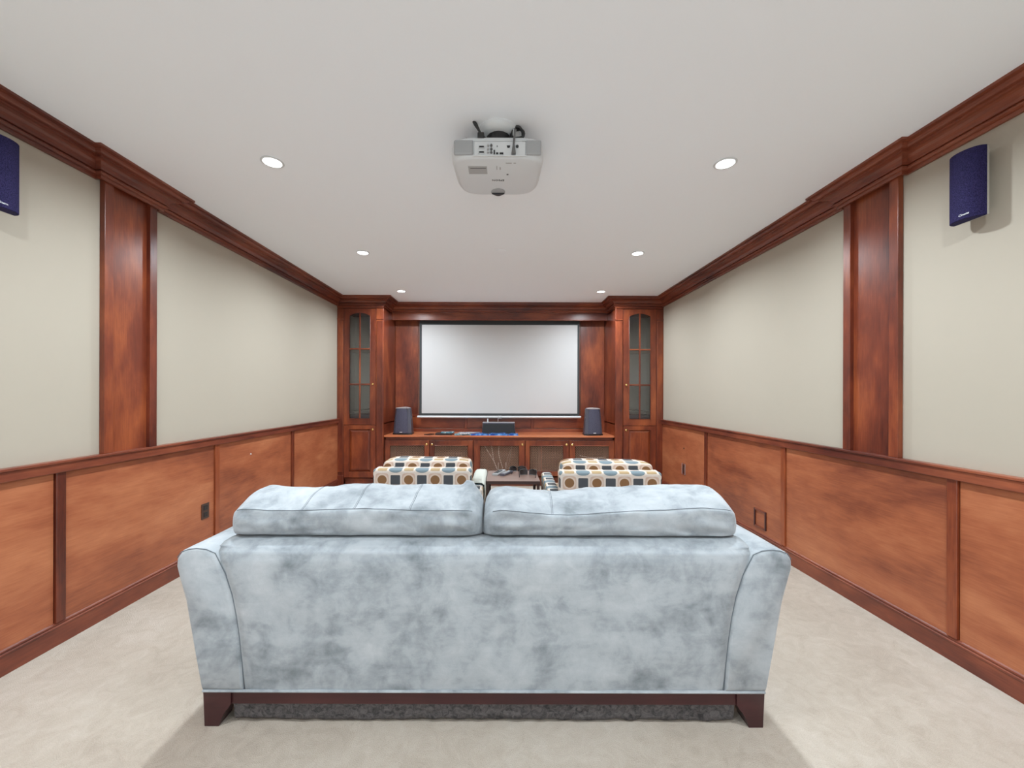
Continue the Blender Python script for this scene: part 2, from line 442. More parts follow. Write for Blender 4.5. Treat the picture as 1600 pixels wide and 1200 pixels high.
# ------------------------------------------------------------------ tower cabinets
def tower(x0, x1, flip, ipath, side, other):
    """flip: knob side / inner pilaster on the right (False) or on the left (True)"""
    t = thing('tower_cabinet', ((x0+x1)/2, TY+.3, 0), f'tall cherry wood cabinet with arched glass door, {side} of the screen', 'cabinet', 'tall cabinets flanking the screen')
    W = x1-x0
    X = (lambda d: x1-d) if flip else (lambda d: x0+d)
    k = W/.642
    def bx(d0, d1, y0, y1, z0, z1, nm, m=W_Z, par=t, bv=.0025): return box(X(d0*k), X(d1*k), y0, y1, z0, z1).build(nm, m, par, bevel=bv)
    c = MB()
    c.box(x0, x0+.018, TY+.012, YF, 0, CEIL-.01).box(x1-.018, x1, TY+.012, YF, 0, CEIL-.01)
    c.box(x0, x1, TY+.012, YF-.02, .10, .118).box(x0, x1, TY+.012, YF-.02, .87, .888).box(x0, x1, TY+.012, YF-.02, 2.47, 2.488)
    c.box(X(.10*k), X(.53*k), TY+.03, TY+.045, 0, .12)
    c.box(x0, x1, TY, TY+.02, 2.475, CEIL-.01)
    c.build('carcass', W_Z, t, bevel=.002)
    box(x0+.018, x1-.018, YF-.02, YF-.012, .0, 2.6).build('back_board', INLINER, t)
    l = MB(); l.box(x0+.018, x0+.021, TY+.03, YF-.02, .89, 2.46).box(x1-.021, x1-.018, TY+.03, YF-.02, .89, 2.46); l.build('lining', INLINER, t)
    for z in (1.42, 1.92):
        box(x0+.022, x1-.022, TY+.06, YF-.022, z-.009, z+.009).build('shelf', GLASS if False else W_X, t)
    # pilasters
    for (d0, d1) in ((0, .094), (.541, .642)):
        bx(d0, d1, TY-.012, TY+.02, .16, 2.475, 'pilaster', bv=.003)
        bx(d0+.012, d1-.012, TY-.017, TY-.011, .21, 2.30, 'pilaster_face', bv=.002)
        bx(d0-.0, d1+.0, TY-.020, TY+.02, 2.318, 2.334, 'pilaster_ring', bv=.003)
        bx(d0-.0, d1+.0, TY-.024, TY+.02, 0, .165, 'plinth_block', bv=.004)
    sweepf = MB().box(x0, x1, TY-.02, TY+.01, 2.478, 2.505)
    sweepf.build('frieze_bead', W_X, t, bevel=.005)
    sweep(path, CROWN, CEIL, ipath[0], ipath[1]).build('cornice', W_X, t)
    # glass door
    d0, d1, o0, o1 = .098, .537, .173, .459
    zb, zt, ob, osp, oap = .863, 2.470, .952, 2.366, 2.412
    y0, y1 = TY-.016, TY+.006
    g = MB()
    g.box(X(d0*k), X(o0*k), y0, y1, zb, zt).box(X(o1*k), X(d1*k), y0, y1, zb, zt).box(X(o0*k), X(o1*k), y0, y1, zb, ob)
    N = 12; arch = []
    def az(u): return osp + (oap-osp)*(1-(2*u-1)**2)**.8
    for i in range(N+1): arch.append((X((o0+(o1-o0)*i/N)*k), az(i/N)))
    g.prism(arch + [(X(o1*k), zt), (X(o0*k), zt)], 'y', y0, y1)
    door = g.build('glass_door', W_Z, t, bevel=.002)
    # bead round the opening
    bead = [(X(o0*k), TY-.017, ob), (X(o0*k), TY-.017, osp)] + [(a, TY-.017, b) for a, b in arch[1:-1]] + [(X(o1*k), TY-.017, osp), (X(o1*k), TY-.017, ob)]
    MB().tube(bead, .0045, 6, True).build('glazing_bead', W_Z, door, smooth=True)
    om = (o0+o1)/2
    box(X((om-.010)*k), X((om+.010)*k), y0-.001, y1-.006, ob, oap-.002).build('mullion', W_Z, door, bevel=.003)
    zr = (1.424, 1.912)
    for z in zr: box(X(o0*k), X(o1*k), y0-.0015, y1-.006, z-.010, z+.010).build('glazing_bar', W_X, door, bevel=.003)
    zz = (ob, 1.424, 1.912, osp)
    for a, b in ((o0, om-.01), (om+.01, o1)):
        for i in range(3):
            lo = zz[i] + (.010 if i else 0); hi = zz[i+1] - (.010 if i < 2 else 0)
            if i < 2: MB().box(X(a*k), X(b*k), TY-.006, TY-.003, lo, hi).build('pane', GLASS, door)
            else:
                pts = [(X(a*k), lo)] + [(X((a+(b-a)*j/6)*k), az((a+(b-a)*j/6-o0)/(o1-o0))) for j in range(7)] + [(X(b*k), lo)]
                MB().prism(pts, 'y', TY-.006, TY-.003).build('pane', GLASS, door)
    def knob(z, par):
        MB().lathe([(.006, 0), (.006, -.010), (.012, -.014), (.016, -.021), (.014, -.028), (.006, -.031), (.001, -.0315)], (X((d1-.035)*k), y0, z), 14, 'y').build('knob', BRASS, par, smooth='all')['label'] = 'brass knob'
    knob(1.425, door)
    # panel door
    zb2, zt2 = .132, .858
    p0, p1, pz0, pz1 = .172, .466, .222, .800
    g = MB(); g.box(X(d0*k), X(p0*k), y0, y1, zb2, zt2).box(X(p1*k), X(d1*k), y0, y1, zb2, zt2).box(X(p0*k), X(p1*k), y0, y1, zb2, pz0).box(X(p0*k), X(p1*k), y0, y1, pz1, zt2)
    dr = g.build('panel_door', W_Z, t, bevel=.002)
    xa, xb = sorted((X(p0*k), X(p1*k)))
    e = .035
    vs = [(xa, TY+.0, pz0), (xb, TY+.0, pz0), (xb, TY+.0, pz1), (xa, TY+.0, pz1), (xa+e, TY-.014, pz0+e), (xb-e, TY-.014, pz0+e), (xb-e, TY-.014, pz1-e), (xa+e, TY-.014, pz1-e)]
    MB().add(vs, [(4, 5, 6, 7), (0, 1, 5, 4), (1, 2, 6, 5), (2, 3, 7, 6), (3, 0, 4, 7), (3, 2, 1, 0)]).build('raised_panel', W_Z, dr)
    MB().tube([(xa, TY-.016, pz0), (xb, TY-.016, pz0), (xb, TY-.016, pz1), (xa, TY-.016, pz1)], .005, 6, True).build('panel_moulding', W_Z, dr, smooth=True)
    knob(.800, dr)
    # navy block put in for the shade at the bottom shelf
    fx0, fx1 = x0+.10*k, x1-.10*k
    f = MB(); f.grid(lambda u, v: (fx0+(fx1-fx0)*u, TY+.08+.4*v,   .8885+.155+.05*(u if flip is False else 1-u)+.02*noise.noise(Vector((u*3, v*3, 1)))), 12, 8)
    lo = MB(); lo.box(fx0, fx1, TY+.08, TY+.48, .889, 1.0)
    lo.v += []; o = MB(); o.add(f.v, f.f); o.add(lo.v, lo.f)
    tag(o.build('shelf_shade', NAVYSHADE, smooth=True), f'dark navy block put in for shade behind the glass door {other}', 'cloth', 'shade blocks on the bottom shelves of the glass cabinets')
    return t
tower(*TL, False, (5, 7), 'left', 'of the left cabinet')
tower(*TR, True, (8, 10), 'right', 'of the right cabinet')

# valance over the screen
va = thing('screen_valance', ((cx0+cx1)/2, VY+.1, 2.394), 'horizontal cherry wood valance board with crown above the projection screen', 'valance')
box(cx0, cx1, VY, VY+.022, 2.394, CEIL-.004).build('fascia_board', W_X, va, bevel=.002)
box(cx0, cx1, VY-.008, VY+.024, 2.388, 2.402).build('bottom_bead', W_X, va, bevel=.003)
sweep(path, CROWN, CEIL, 7, 8).build('cornice', W_X, va)

# ------------------------------------------------------------------ media console with five grille doors
cs = thing('media_console', ((cx0+cx1)/2, 5.83, 0), 'long low cherry wood media console with five wire mesh doors under the screen', 'cabinet')
CY = 5.555
c = MB()
c.box(cx0, cx0+.018, CY, YF-.03, .0, .688).box(cx1-.018, cx1, CY, YF-.03, .0, .688).box(cx0, cx1, CY, YF-.03, .13, .148)
for x in (-.505, .53): c.box(x-.009, x+.009, CY+.002, YF-.03, .148, .688)
c.box(cx0, cx1, CY, CY+.02, .648, .688).box(cx0, cx1, CY+.05, CY+.065, 0, .135)
for x in (cx0+.03, -1.028, -.41, .302, .918, cx1-.03): c.box(x-.02, x+.02, CY, CY+.02, .14, .65)
c.box(cx0, cx1, CY, CY+.02, .13, .16)
c.build('carcass', W_X, cs, bevel=.0015, seg=1)
box(cx0+.018, cx1-.018, YF-.04, YF-.032, .13, .688).build('back_board', DARKIN, cs)
S = .00895
doors = [(602.5, 671, 1, 610.5, 663.5), (672.2, 739.2, -1, 679.5, 731.5), (741, 820, 1, 750.5, 811), (821.2, 888.6, 1, 828, 880), (890, 959.5, -1, 898.6, 951)]
z0, z1, m0, m1 = .150, .646, .218, .574
for i, (a, b, ks, ma, mb_) in enumerate(doors):
    xa, xb = (a-787)*S, (b-787)*S; xma, xmb = (ma-787)*S, (mb_-787)*S
    y0, y1 = CY-.022, CY-.002
    g = MB(); g.box(xa, xma, y0, y1, z0, z1).box(xmb, xb, y0, y1, z0, z1).box(xma, xmb, y0, y1, z0, m0).box(xma, xmb, y0, y1, m1, z1)
    d = g.build('door', W_Z, cs, bevel=.0025)
    MB().tube([(xma, y0-.001, m0), (xmb, y0-.001, m0), (xmb, y0-.001, m1), (xma, y0-.001, m1)], .004, 6, True).build('mesh_bead', W_X, d, smooth=True)
    # diagonal wire mesh, both ways
    wm = MB(); p = .0235; H = m1-m0; Wd = xmb-xma; r = .0021
    n = int((Wd+H)/p)
    for sgn in (1, -1):
        for q_ in range(1, n+1):
            s_ = q_*p
            pa = (s_, 0) if s_ <= Wd else (Wd, s_-Wd)
            pb = (0, s_) if s_ <= H else (s_-H, H)
            f = (lambda t: xma+t) if sgn == 1 else (lambda t: xmb-t)
            wm.tube([(f(pa[0]), CY-.010-.001*sgn, m0+pa[1]), (f(pb[0]), CY-.010-.001*sgn, m0+pb[1])], r, 4)
    o = wm.build('wire_mesh', WIRE, d); o['kind'] = 'stuff'
    kx = xb-.033 if ks == 1 else xa+.033
    MB().lathe([(.006, 0), (.006, -.010), (.013, -.014), (.018, -.021), (.016, -.028), (.006, -.032), (.001, -.0325)], (kx, y0, .592), 14, 'y').build('knob', BRASS, d, smooth='all')['label'] = 'brass knob'
ct = MB().box(cx0, cx1, 5.515, YF-.03, .690, .7145)
tag(ct.build('countertop', W_COUNTER, bevel=.004), 'continuous glossy cherry wood countertop on the media console', 'countertop')

# equipment seen through the mesh
def av_box(x0, x1, z0, h, m, label, cat, y0=5.66, y1=5.95):
    t = thing(cat.replace(' ', '_'), ((x0+x1)/2, (y0+y1)/2, z0), label, cat)
    box(x0, x1, y0, y1, z0, z0+h).build('casing', m, t, bevel=.004)
    box(x0+.01, x1-.01, y0-.004, y0+.002, z0+.012, z0+h-.012).build('front_panel', BLACK, t, bevel=.002)
    MB().lathe([(.018, 0), (.017, -.012), (.001, -.012)], (x1-.06, y0-.004, z0+h/2), 16, 'y').build('dial', SILV, t, smooth=True)
    return t
av_box(-1.52, -1.10, .148, .14, CHARC, 'charcoal receiver behind the leftmost console mesh door', 'receiver')
av_box(-.93, -.56, .148, .12, CHARC, 'charcoal disc player behind the second console mesh door', 'disc player')
av_box(1.02, 1.44, .148, .15, CHARC, 'charcoal amplifier behind the rightmost console mesh door', 'amplifier')
t = thing('router', (-.03, 5.70, .148), 'small white router with pale cables behind the middle console mesh door', 'router')
box(-.09, .05, 5.66, 5.75, .148, .178).build('casing', WHITEP, t, bevel=.006)
for x in (-.075, .035): MB().tube([(x, 5.745, .17), (x, 5.75, .30)], .005).build('antenna', WHITEP, t)
rnd = random.Random(3)
for k, (xa, xb) in enumerate(((-.22, -.04), (.13, .02), (-.06, -.02), (.16, .0), (-.28, -.07))):
    pts = [(xa+(xb-xa)*u**1.5+.02*math.sin(6*u+k), 5.69+.03*math.sin(4*u+k), .68-.51*u) for u in [i/14 for i in range(15)]]
    MB().tube(pts, .004, 6).build('cable', WHITECABLE if k % 2 == 0 else GREYCABLE, t, smooth=True)
# curved pale cable behind right door
tag(MB().tube([(1.08+.36*u, 5.62, .405-.02*math.sin(PI*u)+.02*(1-u)) for u in [i/12 for i in range(13)]] + [(1.45, 5.8, .16)], .004, 6).build('cable', WHITECABLE, smooth=True), 'pale cable sagging behind the rightmost console mesh door', 'cable')

# ------------------------------------------------------------------ projection screen
ps = thing('projection_screen', (-.065, 6.0, .93), 'wide pull-down projection screen with black border and white bottom bar', 'screen')
SY = 6.0
box(-1.275, 1.142, SY, SY+.003, .968, 2.43).build('border', BLACKM, ps)
box(-1.239, 1.113, SY-.0015, SY+.0005, 1.0, 2.336).build('screen_surface', SCREENM, ps)
MB().lathe([(.001, -1.307), (.017, -1.305), (.018, -1.29), (.018, 1.155), (.017, 1.170), (.001, 1.171)], (0, SY+.001, .946), 14, 'x').build('bottom_bar', WHITEP, ps, smooth=True)
box(-1.33, 1.19, SY-.04, YF-.016, 2.42, 2.55).build('roller_housing', BLACK, ps, bevel=.008)

# ------------------------------------------------------------------ loudspeakers on the counter
def bookshelf(cx, y, wb_, wt, h, label, rz):
    z = .7145
    t = thing('bookshelf_speaker', (cx, y, z), label, 'speaker', 'loudspeakers at the ends of the countertop', rz)
    b, tt, D = wb_/2, wt/2, .20
    def sec(hw, d0, d1): return [(-hw*.66, d0), (hw*.66, d0), (hw, d0+.035), (hw*.8, d1), (-hw*.8, d1), (-hw, d0+.035)]
    m = MB(); m.frustum(sec(b, -D/2, D/2), sec(tt, -D/2+.02, D/2-.03), .018, h-.012)
    m.build('cabinet', CHARC, t, bevel=.005, local=True)
    MB().frustum(sec(b+.005, -D/2-.006, D/2+.004), sec(b+.002, -D/2-.004, D/2), 0, .02).build('base', BLACK, t, bevel=.002, local=True)
    # grille: curved front
    def gf(u, v):
        zz = .022+(h-.036)*v; hw = (b+(tt-b)*v)*.70; x = hw*(2*u-1)
        return (x, -D/2+.02*v-.004-.016*(1-(2*u-1)**2), zz)
    g = MB().grid(gf, 10, 8); g2 = MB().grid(lambda u, v: (gf(u, v)[0], gf(u, v)[1]+.018 if abs(2*u-1) < .99 else gf(u, v)[1]+.004, gf(u, v)[2]), 10, 8)
    g.add(g2.v, g2.f); g.build('grille', GRILLE2, t, smooth='all', local=True)
    # silver top cap, gently crowned
    def cap(u, v):
        hw = tt*(.86 if v < .5 else .75); x = hw*(2*u-1)
        return (x, -D/2+.006+(.155)*v, h-.012+.018*(1-(2*u-1)**2)**.7)
    m = MB().grid(cap, 12, 4); m.add([(p[0], p[1], h-.014) for p in m.v], [])
    nu, nv = 12, 4
    edge = [(0, j) for j in range(nv+1)] + [(i, nv) for i in range(1, nu+1)] + [(nu, j) for j in range(nv-1, -1, -1)] + [(i, 0) for i in range(nu-1, 0, -1)]
    ids = [i*(nv+1)+j for i, j in edge]; N = (nu+1)*(nv+1)
    for a, b_ in zip(ids, ids[1:]+ids[:1]): m.f.append((a, b_, b_+N, a+N))
    m.build('top_cap', SILV, t, smooth=True, local=True)
    box(-.018, .018, -D/2-.0215, -D/2-.018, .032, .040).build('badge', INK, t, local=True)
    return t
bookshelf(-1.435, 5.72, .275, .215, .385, 'slate speaker with silver cap at the left end of the countertop', -.12)
bookshelf(1.262, 5.66, .262, .205, .385, 'slate speaker with silver cap at the right end of the countertop', .10)

t = thing('center_speaker', (-.072, 5.86, .7145), 'wide black centre speaker in the middle of the countertop under the screen', 'speaker')
zc = .7145
sec = lambda hw, z: [(-.072-hw, 5.76), (-.072+hw, 5.76), (-.072+hw*.9, 5.97), (-.072-hw*.9, 5.97)]
MB().frustum(sec(.245, 0), sec(.232, 0), zc, zc+.158).build('cabinet', CHARC, t, bevel=.006)
MB().frustum([(-.072-.238, 5.748), (-.072+.238, 5.748), (-.072+.238, 5.762), (-.072-.238, 5.762)], [(-.072-.222, 5.752), (-.072+.222, 5.752), (-.072+.222, 5.764), (-.072-.222, 5.764)], zc+.006, zc+.146).build('grille', BLACK, t, bevel=.004)
box(-.072-.235, -.072+.235, 5.755, 5.96, zc+.156, zc+.164).build('top_trim', SILV, t, bevel=.003)
t = thing('sensor', (-.232, 5.80, zc+.164), 'small white upright sensor bottle on the left top of the centre speaker', 'sensor')
MB().lathe([(.011, 0), (.012, .006), (.010, .03), (.009, .036), (.011, .04), (.010, .052), (.001, .055)], (-.232, 5.80, zc+.164), 12).build('body', WHITEP, t, smooth=True)
MB().lathe([(.012, .0), (.012, .008)], (-.232, 5.80, zc+.161), 12).build('foot', PALEG, t)
t = thing('wire_stand', (-.062, 5.80, zc+.164), 'small P-shaped metal wire stand on top of the centre speaker', 'stand')
MB().tube([(-.082, 5.80, zc+.165), (-.080, 5.80, zc+.262), (-.034, 5.80, zc+.262), (-.033, 5.80, zc+.222), (-.080, 5.80, zc+.224)], .0035, 6).build('wire_frame', SILV, t)
MB().tube([(-.09, 5.80, zc+.168), (-.07, 5.80, zc+.168)], .005, 6).build('foot', SILV, t)

# ------------------------------------------------------------------ small things lying on the counter
def slab(name, cx, cy, sx, sy, h, z, m, label, cat, rz=0, group=None, wob=0):
    t = thing(name, (cx, cy, z), label, cat, group, rz)
    if wob:
        f = lambda u, v: (sx*(u-.5), sy*(v-.5), h*(.62+.38*math.sin(PI*min(1, max(0, u))))+wob*noise.noise(Vector((u*5+cx*9, v*4, cy))))
        g = MB().grid(f, 16, 6); n = len(g.v); g.add([(p[0], p[1], 0) for p in g.v], g.f)
        nu, nv = 16, 6
        edge = [(0, j) for j in range(nv+1)] + [(i, nv) for i in range(1, nu+1)] + [(nu, j) for j in range(nv-1, -1, -1)] + [(i, 0) for i in range(nu-1, 0, -1)]
        ids = [i*(nv+1)+j for i, j in edge]
        for a, b in zip(ids, ids[1:]+ids[:1]): g.f.append((a, b, b+n, a+n))
        g.build('wrapper', m, t, smooth=True, local=True)
    else:
        box(-sx/2, sx/2, -sy/2, sy/2, 0, h).build('case', m, t, bevel=min(.002, h/4), local=True)
    return t
Z = .7145
t = slab('mobile_phone', -1.055, 5.63, .085, .13, .010, Z, BLACK, 'black phone lying on the counter right of the left speaker', 'phone', -.5)
box(-.036, .036, -.055, .055, .0095, .0105).build('display', LENSG, t, local=True)
t = slab('disc_player_case', -.845, 5.66, .235, .17, .024, Z, BLACK, 'thin black box on the counter under a teal case', 'box')
slab('disc_case', -.80, 5.68, .19, .13, .014, Z+.024, TEAL, 'teal printed disc case lying on the thin black box', 'disc case', .05)
slab('disc_case', -.63, 5.62, .135, .18, .015, Z, TEAL, 'teal and white disc case next to the thin black box', 'disc case', .15)
slab('disc_case', -.565, 5.60, .135, .13, .014, Z+.0152, PAPER, 'pale printed disc case stacked over two other cases', 'disc case', .4)
slab('disc_case', -.50, 5.64, .10, .15, .0145, Z, TEAL, 'teal disc case partly under the pale printed one', 'disc case', -.1)
slab('magazine', -.50, 5.84, .30, .19, .012, Z, PAPER, 'pale printed magazine behind the disc cases', 'magazine', .08)
slab('blue_packet', -.335, 5.60, .25, .15, .026, Z, BLUE, 'glossy blue plastic packet left of the other blue packets', 'packet', .02, wob=.006)
slab('blue_packet', -.072, 5.605, .265, .15, .026, Z, BLUE, 'glossy blue plastic packet in front of the centre speaker', 'packet', -.01, wob=.007)
slab('blue_packet', .135, 5.60, .135, .14, .025, Z, BLUE, 'small glossy blue plastic packet, rightmost of the three', 'packet', .03, wob=.006)

# ------------------------------------------------------------------ sofa
SX, SFY = -.074, 1.54
sf = thing('sofa', (SX, 2.0, 0), 'blue-grey suede two-seat sofa seen from behind, on dark wooden legs', 'sofa')
k = .002484
def px(x): return (x-757.2)*k
def pz(y): return CAM_Z-(y-615)*k
outer = [(316, 1083), (306, 1035), (297, 990), (287, 940), (279, 905), (274, 885), (274.5, 873), (281, 864), (292, 860), (305, 858.5), (320, 860), (334, 866)]
seam = [(334, 866), (350, 898), (361, 932), (368, 965), (373, 1000), (377, 1040), (380, 1083)]
SD = .90
def sofa_arm(s):
    prof = [(px(x), pz(y)) for x, y in outer+seam[1:]]
    n = len(prof); cxm = sum(p[0] for p in prof)/n; czm = sum(p[1] for p in prof)/n
    Y = [0, .006, .02, .06, .2, .35, .5, .65, .8, SD-.03, SD-.008, SD]
    ins = [.022, .008, .0, 0, 0, 0, 0, 0, 0, 0, .01, .03]
    vs = []
    for i, (y, e) in enumerate(zip(Y, ins)):
        for j, (x, z) in enumerate(prof):
            dx, dz = x-cxm, z-czm; L = math.hypot(dx, dz)
            f = (L-e)/L
            wob = .004*noise.noise(Vector((x*6+s*7, y*5, z*6)))
            X_ = cxm+dx*f+wob; Z_ = max(pz(1083)+.0, czm+dz*f)
            if 0 < i and z > .6: Z_ += .004*noise.noise(Vector((y*9, s, x*4)))
            vs.append((SX+(X_ if s < 0 else -X_), SFY+y, Z_))
    fs = [(i*n+j, (i+1)*n+j, (i+1)*n+(j+1) % n, i*n+(j+1) % n) for i in range(len(Y)-1) for j in range(n)]
    fs += [tuple(range(n)), tuple(reversed([(len(Y)-1)*n+j for j in range(n)]))]
    MB().add(vs, fs).build('arm', SUEDE, sf, smooth=True)
    MB().tube([(SX+(px(x) if s < 0 else -px(x)), SFY+.010, pz(y)-.003) for x, y in outer[6:]+seam[1:]], .0016, 6).build('arm_seam', SEAM, sf, smooth=True)
sofa_arm(-1); sofa_arm(1)
zs = [pz(y) for x, y in seam][::-1]; xs_ = [px(x) for x, y in seam][::-1]
def seamx(z):
    if z <= zs[0]: return xs_[0]
    for i in range(len(zs)-1):
        if z <= zs[i+1]:
            t_ = (z-zs[i])/(zs[i+1]-zs[i]); return xs_[i]+(xs_[i+1]-xs_[i])*t_
    return xs_[-1]
# back: profile in Y-Z swept across
BP = [(.006, .1375), (.002, .20), (.0, .30), (.0, .45), (.002, .58), (.006, .640), (.016, .672), (.034, .692), (.06, .702), (.10, .706), (.14, .704), (.17, .696), (.18, .66), (.19, .45), (.20, .1375)]
def backf(u, v):
    f = v*(len(BP)-1); i = min(int(f), len(BP)-2); t_ = f-i
    y = BP[i][0]*(1-t_)+BP[i+1][0]*t_; z = BP[i][1]*(1-t_)+BP[i+1][1]*t_
    hx = seamx(min(z, .675))
    x = hx*(1-2*u)
    e = min(u, 1-u)
    if i < 7: y += .010*max(0, 1-e/.03)**2
    y += .004*noise.noise(Vector((x*2.2, z*3, 4)))*min(1, e*12) if v < .75 else 0
    if v < .5:
        y += .0035*noise.noise(Vector((x*7, z*9, 9)))*min(1, e*12)
    if 7 <= i <= 11: z += .0035*noise.noise(Vector((x*6, y*9, 1)))
    return (SX+x, SFY+y, z)
MB().grid(backf, 60, 56, cv=False, capu=True).build('backrest', SUEDE, sf, smooth='all')
MB().tube([(SX+px(316)+.002, SFY+.004, .1405), (SX-px(316)-.002, SFY+.004, .1405)], .0055, 6).build('bottom_piping', SUEDE, sf, smooth=True)
# seat
MB().box(SX-1.03, SX+1.03, SFY+.18, SFY+SD-.02, .14, .30).build('seat_base', SUEDE, sf, bevel=.02)
for s in (-1, 1):
    a, b = (SX-1.015, SX-.003) if s < 0 else (SX+.003, SX+1.015)
    box(a, b, SFY+.2, SFY+SD+.01, .302, .455).build('seat_cushion', SUEDE, sf, bevel=.045, seg=4, smooth=True)
# back pillows: closed profile, tapered ends, seam tubes evaluated on the surface
PP = [(.205, .47), (.195, .58), (.165, .66), (.120, .706), (.092, .718), (.078, .742), (.073, .775), (.080, .812), (.100, .826), (.145, .846), (.205, .869), (.265, .878), (.325, .868), (.365, .82), (.385, .72), (.40, .60), (.40, .50), (.36, .465), (.28, .460)]
def ppoint(v):
    n = len(PP); f = (v % 1)*n; i = int(f) % n; t_ = f-int(f)
    p = [PP[(i+j-1) % n] for j in range(4)]
    def cr(a, b, c, d): return .5*((2*b)+(-a+c)*t_+(2*a-5*b+4*c-d)*t_*t_+(-a+3*b-3*c+d)*t_**3)
    return cr(*[q_[0] for q_ in p]), cr(*[q_[1] for q_ in p])
def pillow(x0, x1, seed, ear, stitches, sag):
    cy, cz = .23, .70
    def fn(u, v):
        y, z = ppoint(v)
        e = min(u, 1-u)*(x1-x0)
        sh = 1-.11*max(0, 1-e/.05)**2.4
        # ends pull in
        xx = x0+(x1-x0)*u
        yy = cy+(y-cy)*sh; zz = cz+(z-cz)*sh
        w_ = min(1, e/.05)
        a_ = noise.noise(Vector((xx*4+seed, v*9, 0)))*.013+noise.noise(Vector((xx*15+seed, v*20, 3)))*.007
        if e < .25: a_ += .007*math.sin(v*70+xx*9+seed)*(1-e/.25)*w_
        d = Vector((y-cy, z-cz)).normalized()
        yy += d.x*a_*w_; zz += d.y*a_*w_
        top = max(0, min(1, (z-.74)/.1))
        zz -= sag(u)*top
        if ear and top: 
            g = math.exp(-((u-.957)/.027)**6)*math.exp(-((y-.31)/.08)**4)
            zz += .022*g
        return Vector((SX*0+xx, SFY+yy, zz))
    m = MB(); nu, nv = 70, 76
    m.grid(fn, nu, nv, cv=True)
    # soft domed ends
    for iu, sgn in ((0, -1), (1, 1)):
        ring = [fn(iu, j/nv) for j in range(nv)]
        c_ = sum(ring, Vector())/nv
        base = len(m.v)
        idx = [(0 if iu == 0 else nu)*nv+j for j in range(nv)]
        prev = idx
        for kk, (sc_, out) in enumerate(((.80, .018), (.5, .028), (.2, .032))):
            st = len(m.v)
            m.v += [tuple(c_+(p-c_)*sc_+Vector((sgn*out, 0, 0))) for p in ring]
            cur = list(range(st, st+nv))
            for j in range(nv): m.f.append((prev[j], prev[(j+1) % nv], cur[(j+1) % nv], cur[j]))
            prev = cur
        m.f.append(tuple(prev))
    p = m.build('back_pillow', SUEDE, sf, smooth='all')
    vs_ = 7.55/len(PP)
    MB().tube([fn(u, vs_)+Vector((0, -.001, .001)) for u in [(i+1)/62 for i in range(61)]], .0013, 5).build('pillow_seam', SEAM, p, smooth=True)
    for u in stitches:
        MB().tube([fn(u+.012*(j/16), vs_+(12/len(PP)-vs_)*j/16)+Vector((0, 0, .0003)) for j in range(17)], .0009, 5).build('stitch_line', SEAM, p, smooth=True)
        MB().tube([fn(u-.006+.012*(j/16), vs_+(12/len(PP)-vs_)*j/16)+Vector((0, 0, .0002)) for j in range(17)], .0006, 5).build('stitch_line', SEAM, p, smooth=True)
    return p
pillow(-1.112, -.112, 1.0, True, (.285, .50, .73), lambda u: .004*math.sin(9*u))
pillow(-.060, .955, 5.3, False, (.26,), lambda u: .022*math.exp(-((u-.32)/.22)**2)-.012*math.exp(-((u-.85)/.15)**2))
# dark crinkled sheet standing in for the shadow under the sofa
def shadef(u, v):
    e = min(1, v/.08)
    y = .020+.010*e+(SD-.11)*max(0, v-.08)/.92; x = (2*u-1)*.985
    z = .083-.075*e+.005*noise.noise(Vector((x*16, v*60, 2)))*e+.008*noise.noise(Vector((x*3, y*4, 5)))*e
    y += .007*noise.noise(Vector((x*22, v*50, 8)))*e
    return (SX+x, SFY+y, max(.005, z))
SHADE = mat('under_sofa_shade', (.075, .07, .072), .95)
q = NT(SHADE); f = q.noise(q.coords(), 45, 5, .7, 1.0); q.link(q.ramp(f, [(.35, (.03, .028, .03)), (.6, (.12, .11, .11))]), q.b.inputs['Base Color']); q.bump(f, .8, .01)
MB().grid(shadef, 160, 70).build('sofa_shade_sheet', SHADE, sf, smooth='all')
# wooden plinth rails and legs
for y in (SFY+.014, SFY+SD-.045):
    box(SX-1.165+.11, SX+1.165-.11, y, y+.03, .082, .1385).build('apron_rail', W_DARK, sf, bevel=.002)
for s in (-1, 1):
    box(SX+s*1.085, SX+s*1.06, SFY+.11, SFY+SD-.12, .082, .1385).build('side_rail', W_DARK, sf, bevel=.002)
def leg(s, y0, y1):
    X_ = lambda d: SX+s*(1.095-d)
    pr = [(0, .1385), (.109, .1385), (.109, .088), (.100, .072), (.086, .055), (.075, .035), (.066, .015), (.062, 0), (.006, 0)]
    MB().prism([(X_(d), z) for d, z in pr], 'y', y0, y1).build('leg', W_DARK, sf, bevel=.002)
for s in (-1, 1):
    leg(s, SFY+.006, SFY+.085); leg(s, SFY+SD-.10, SFY+SD-.02)

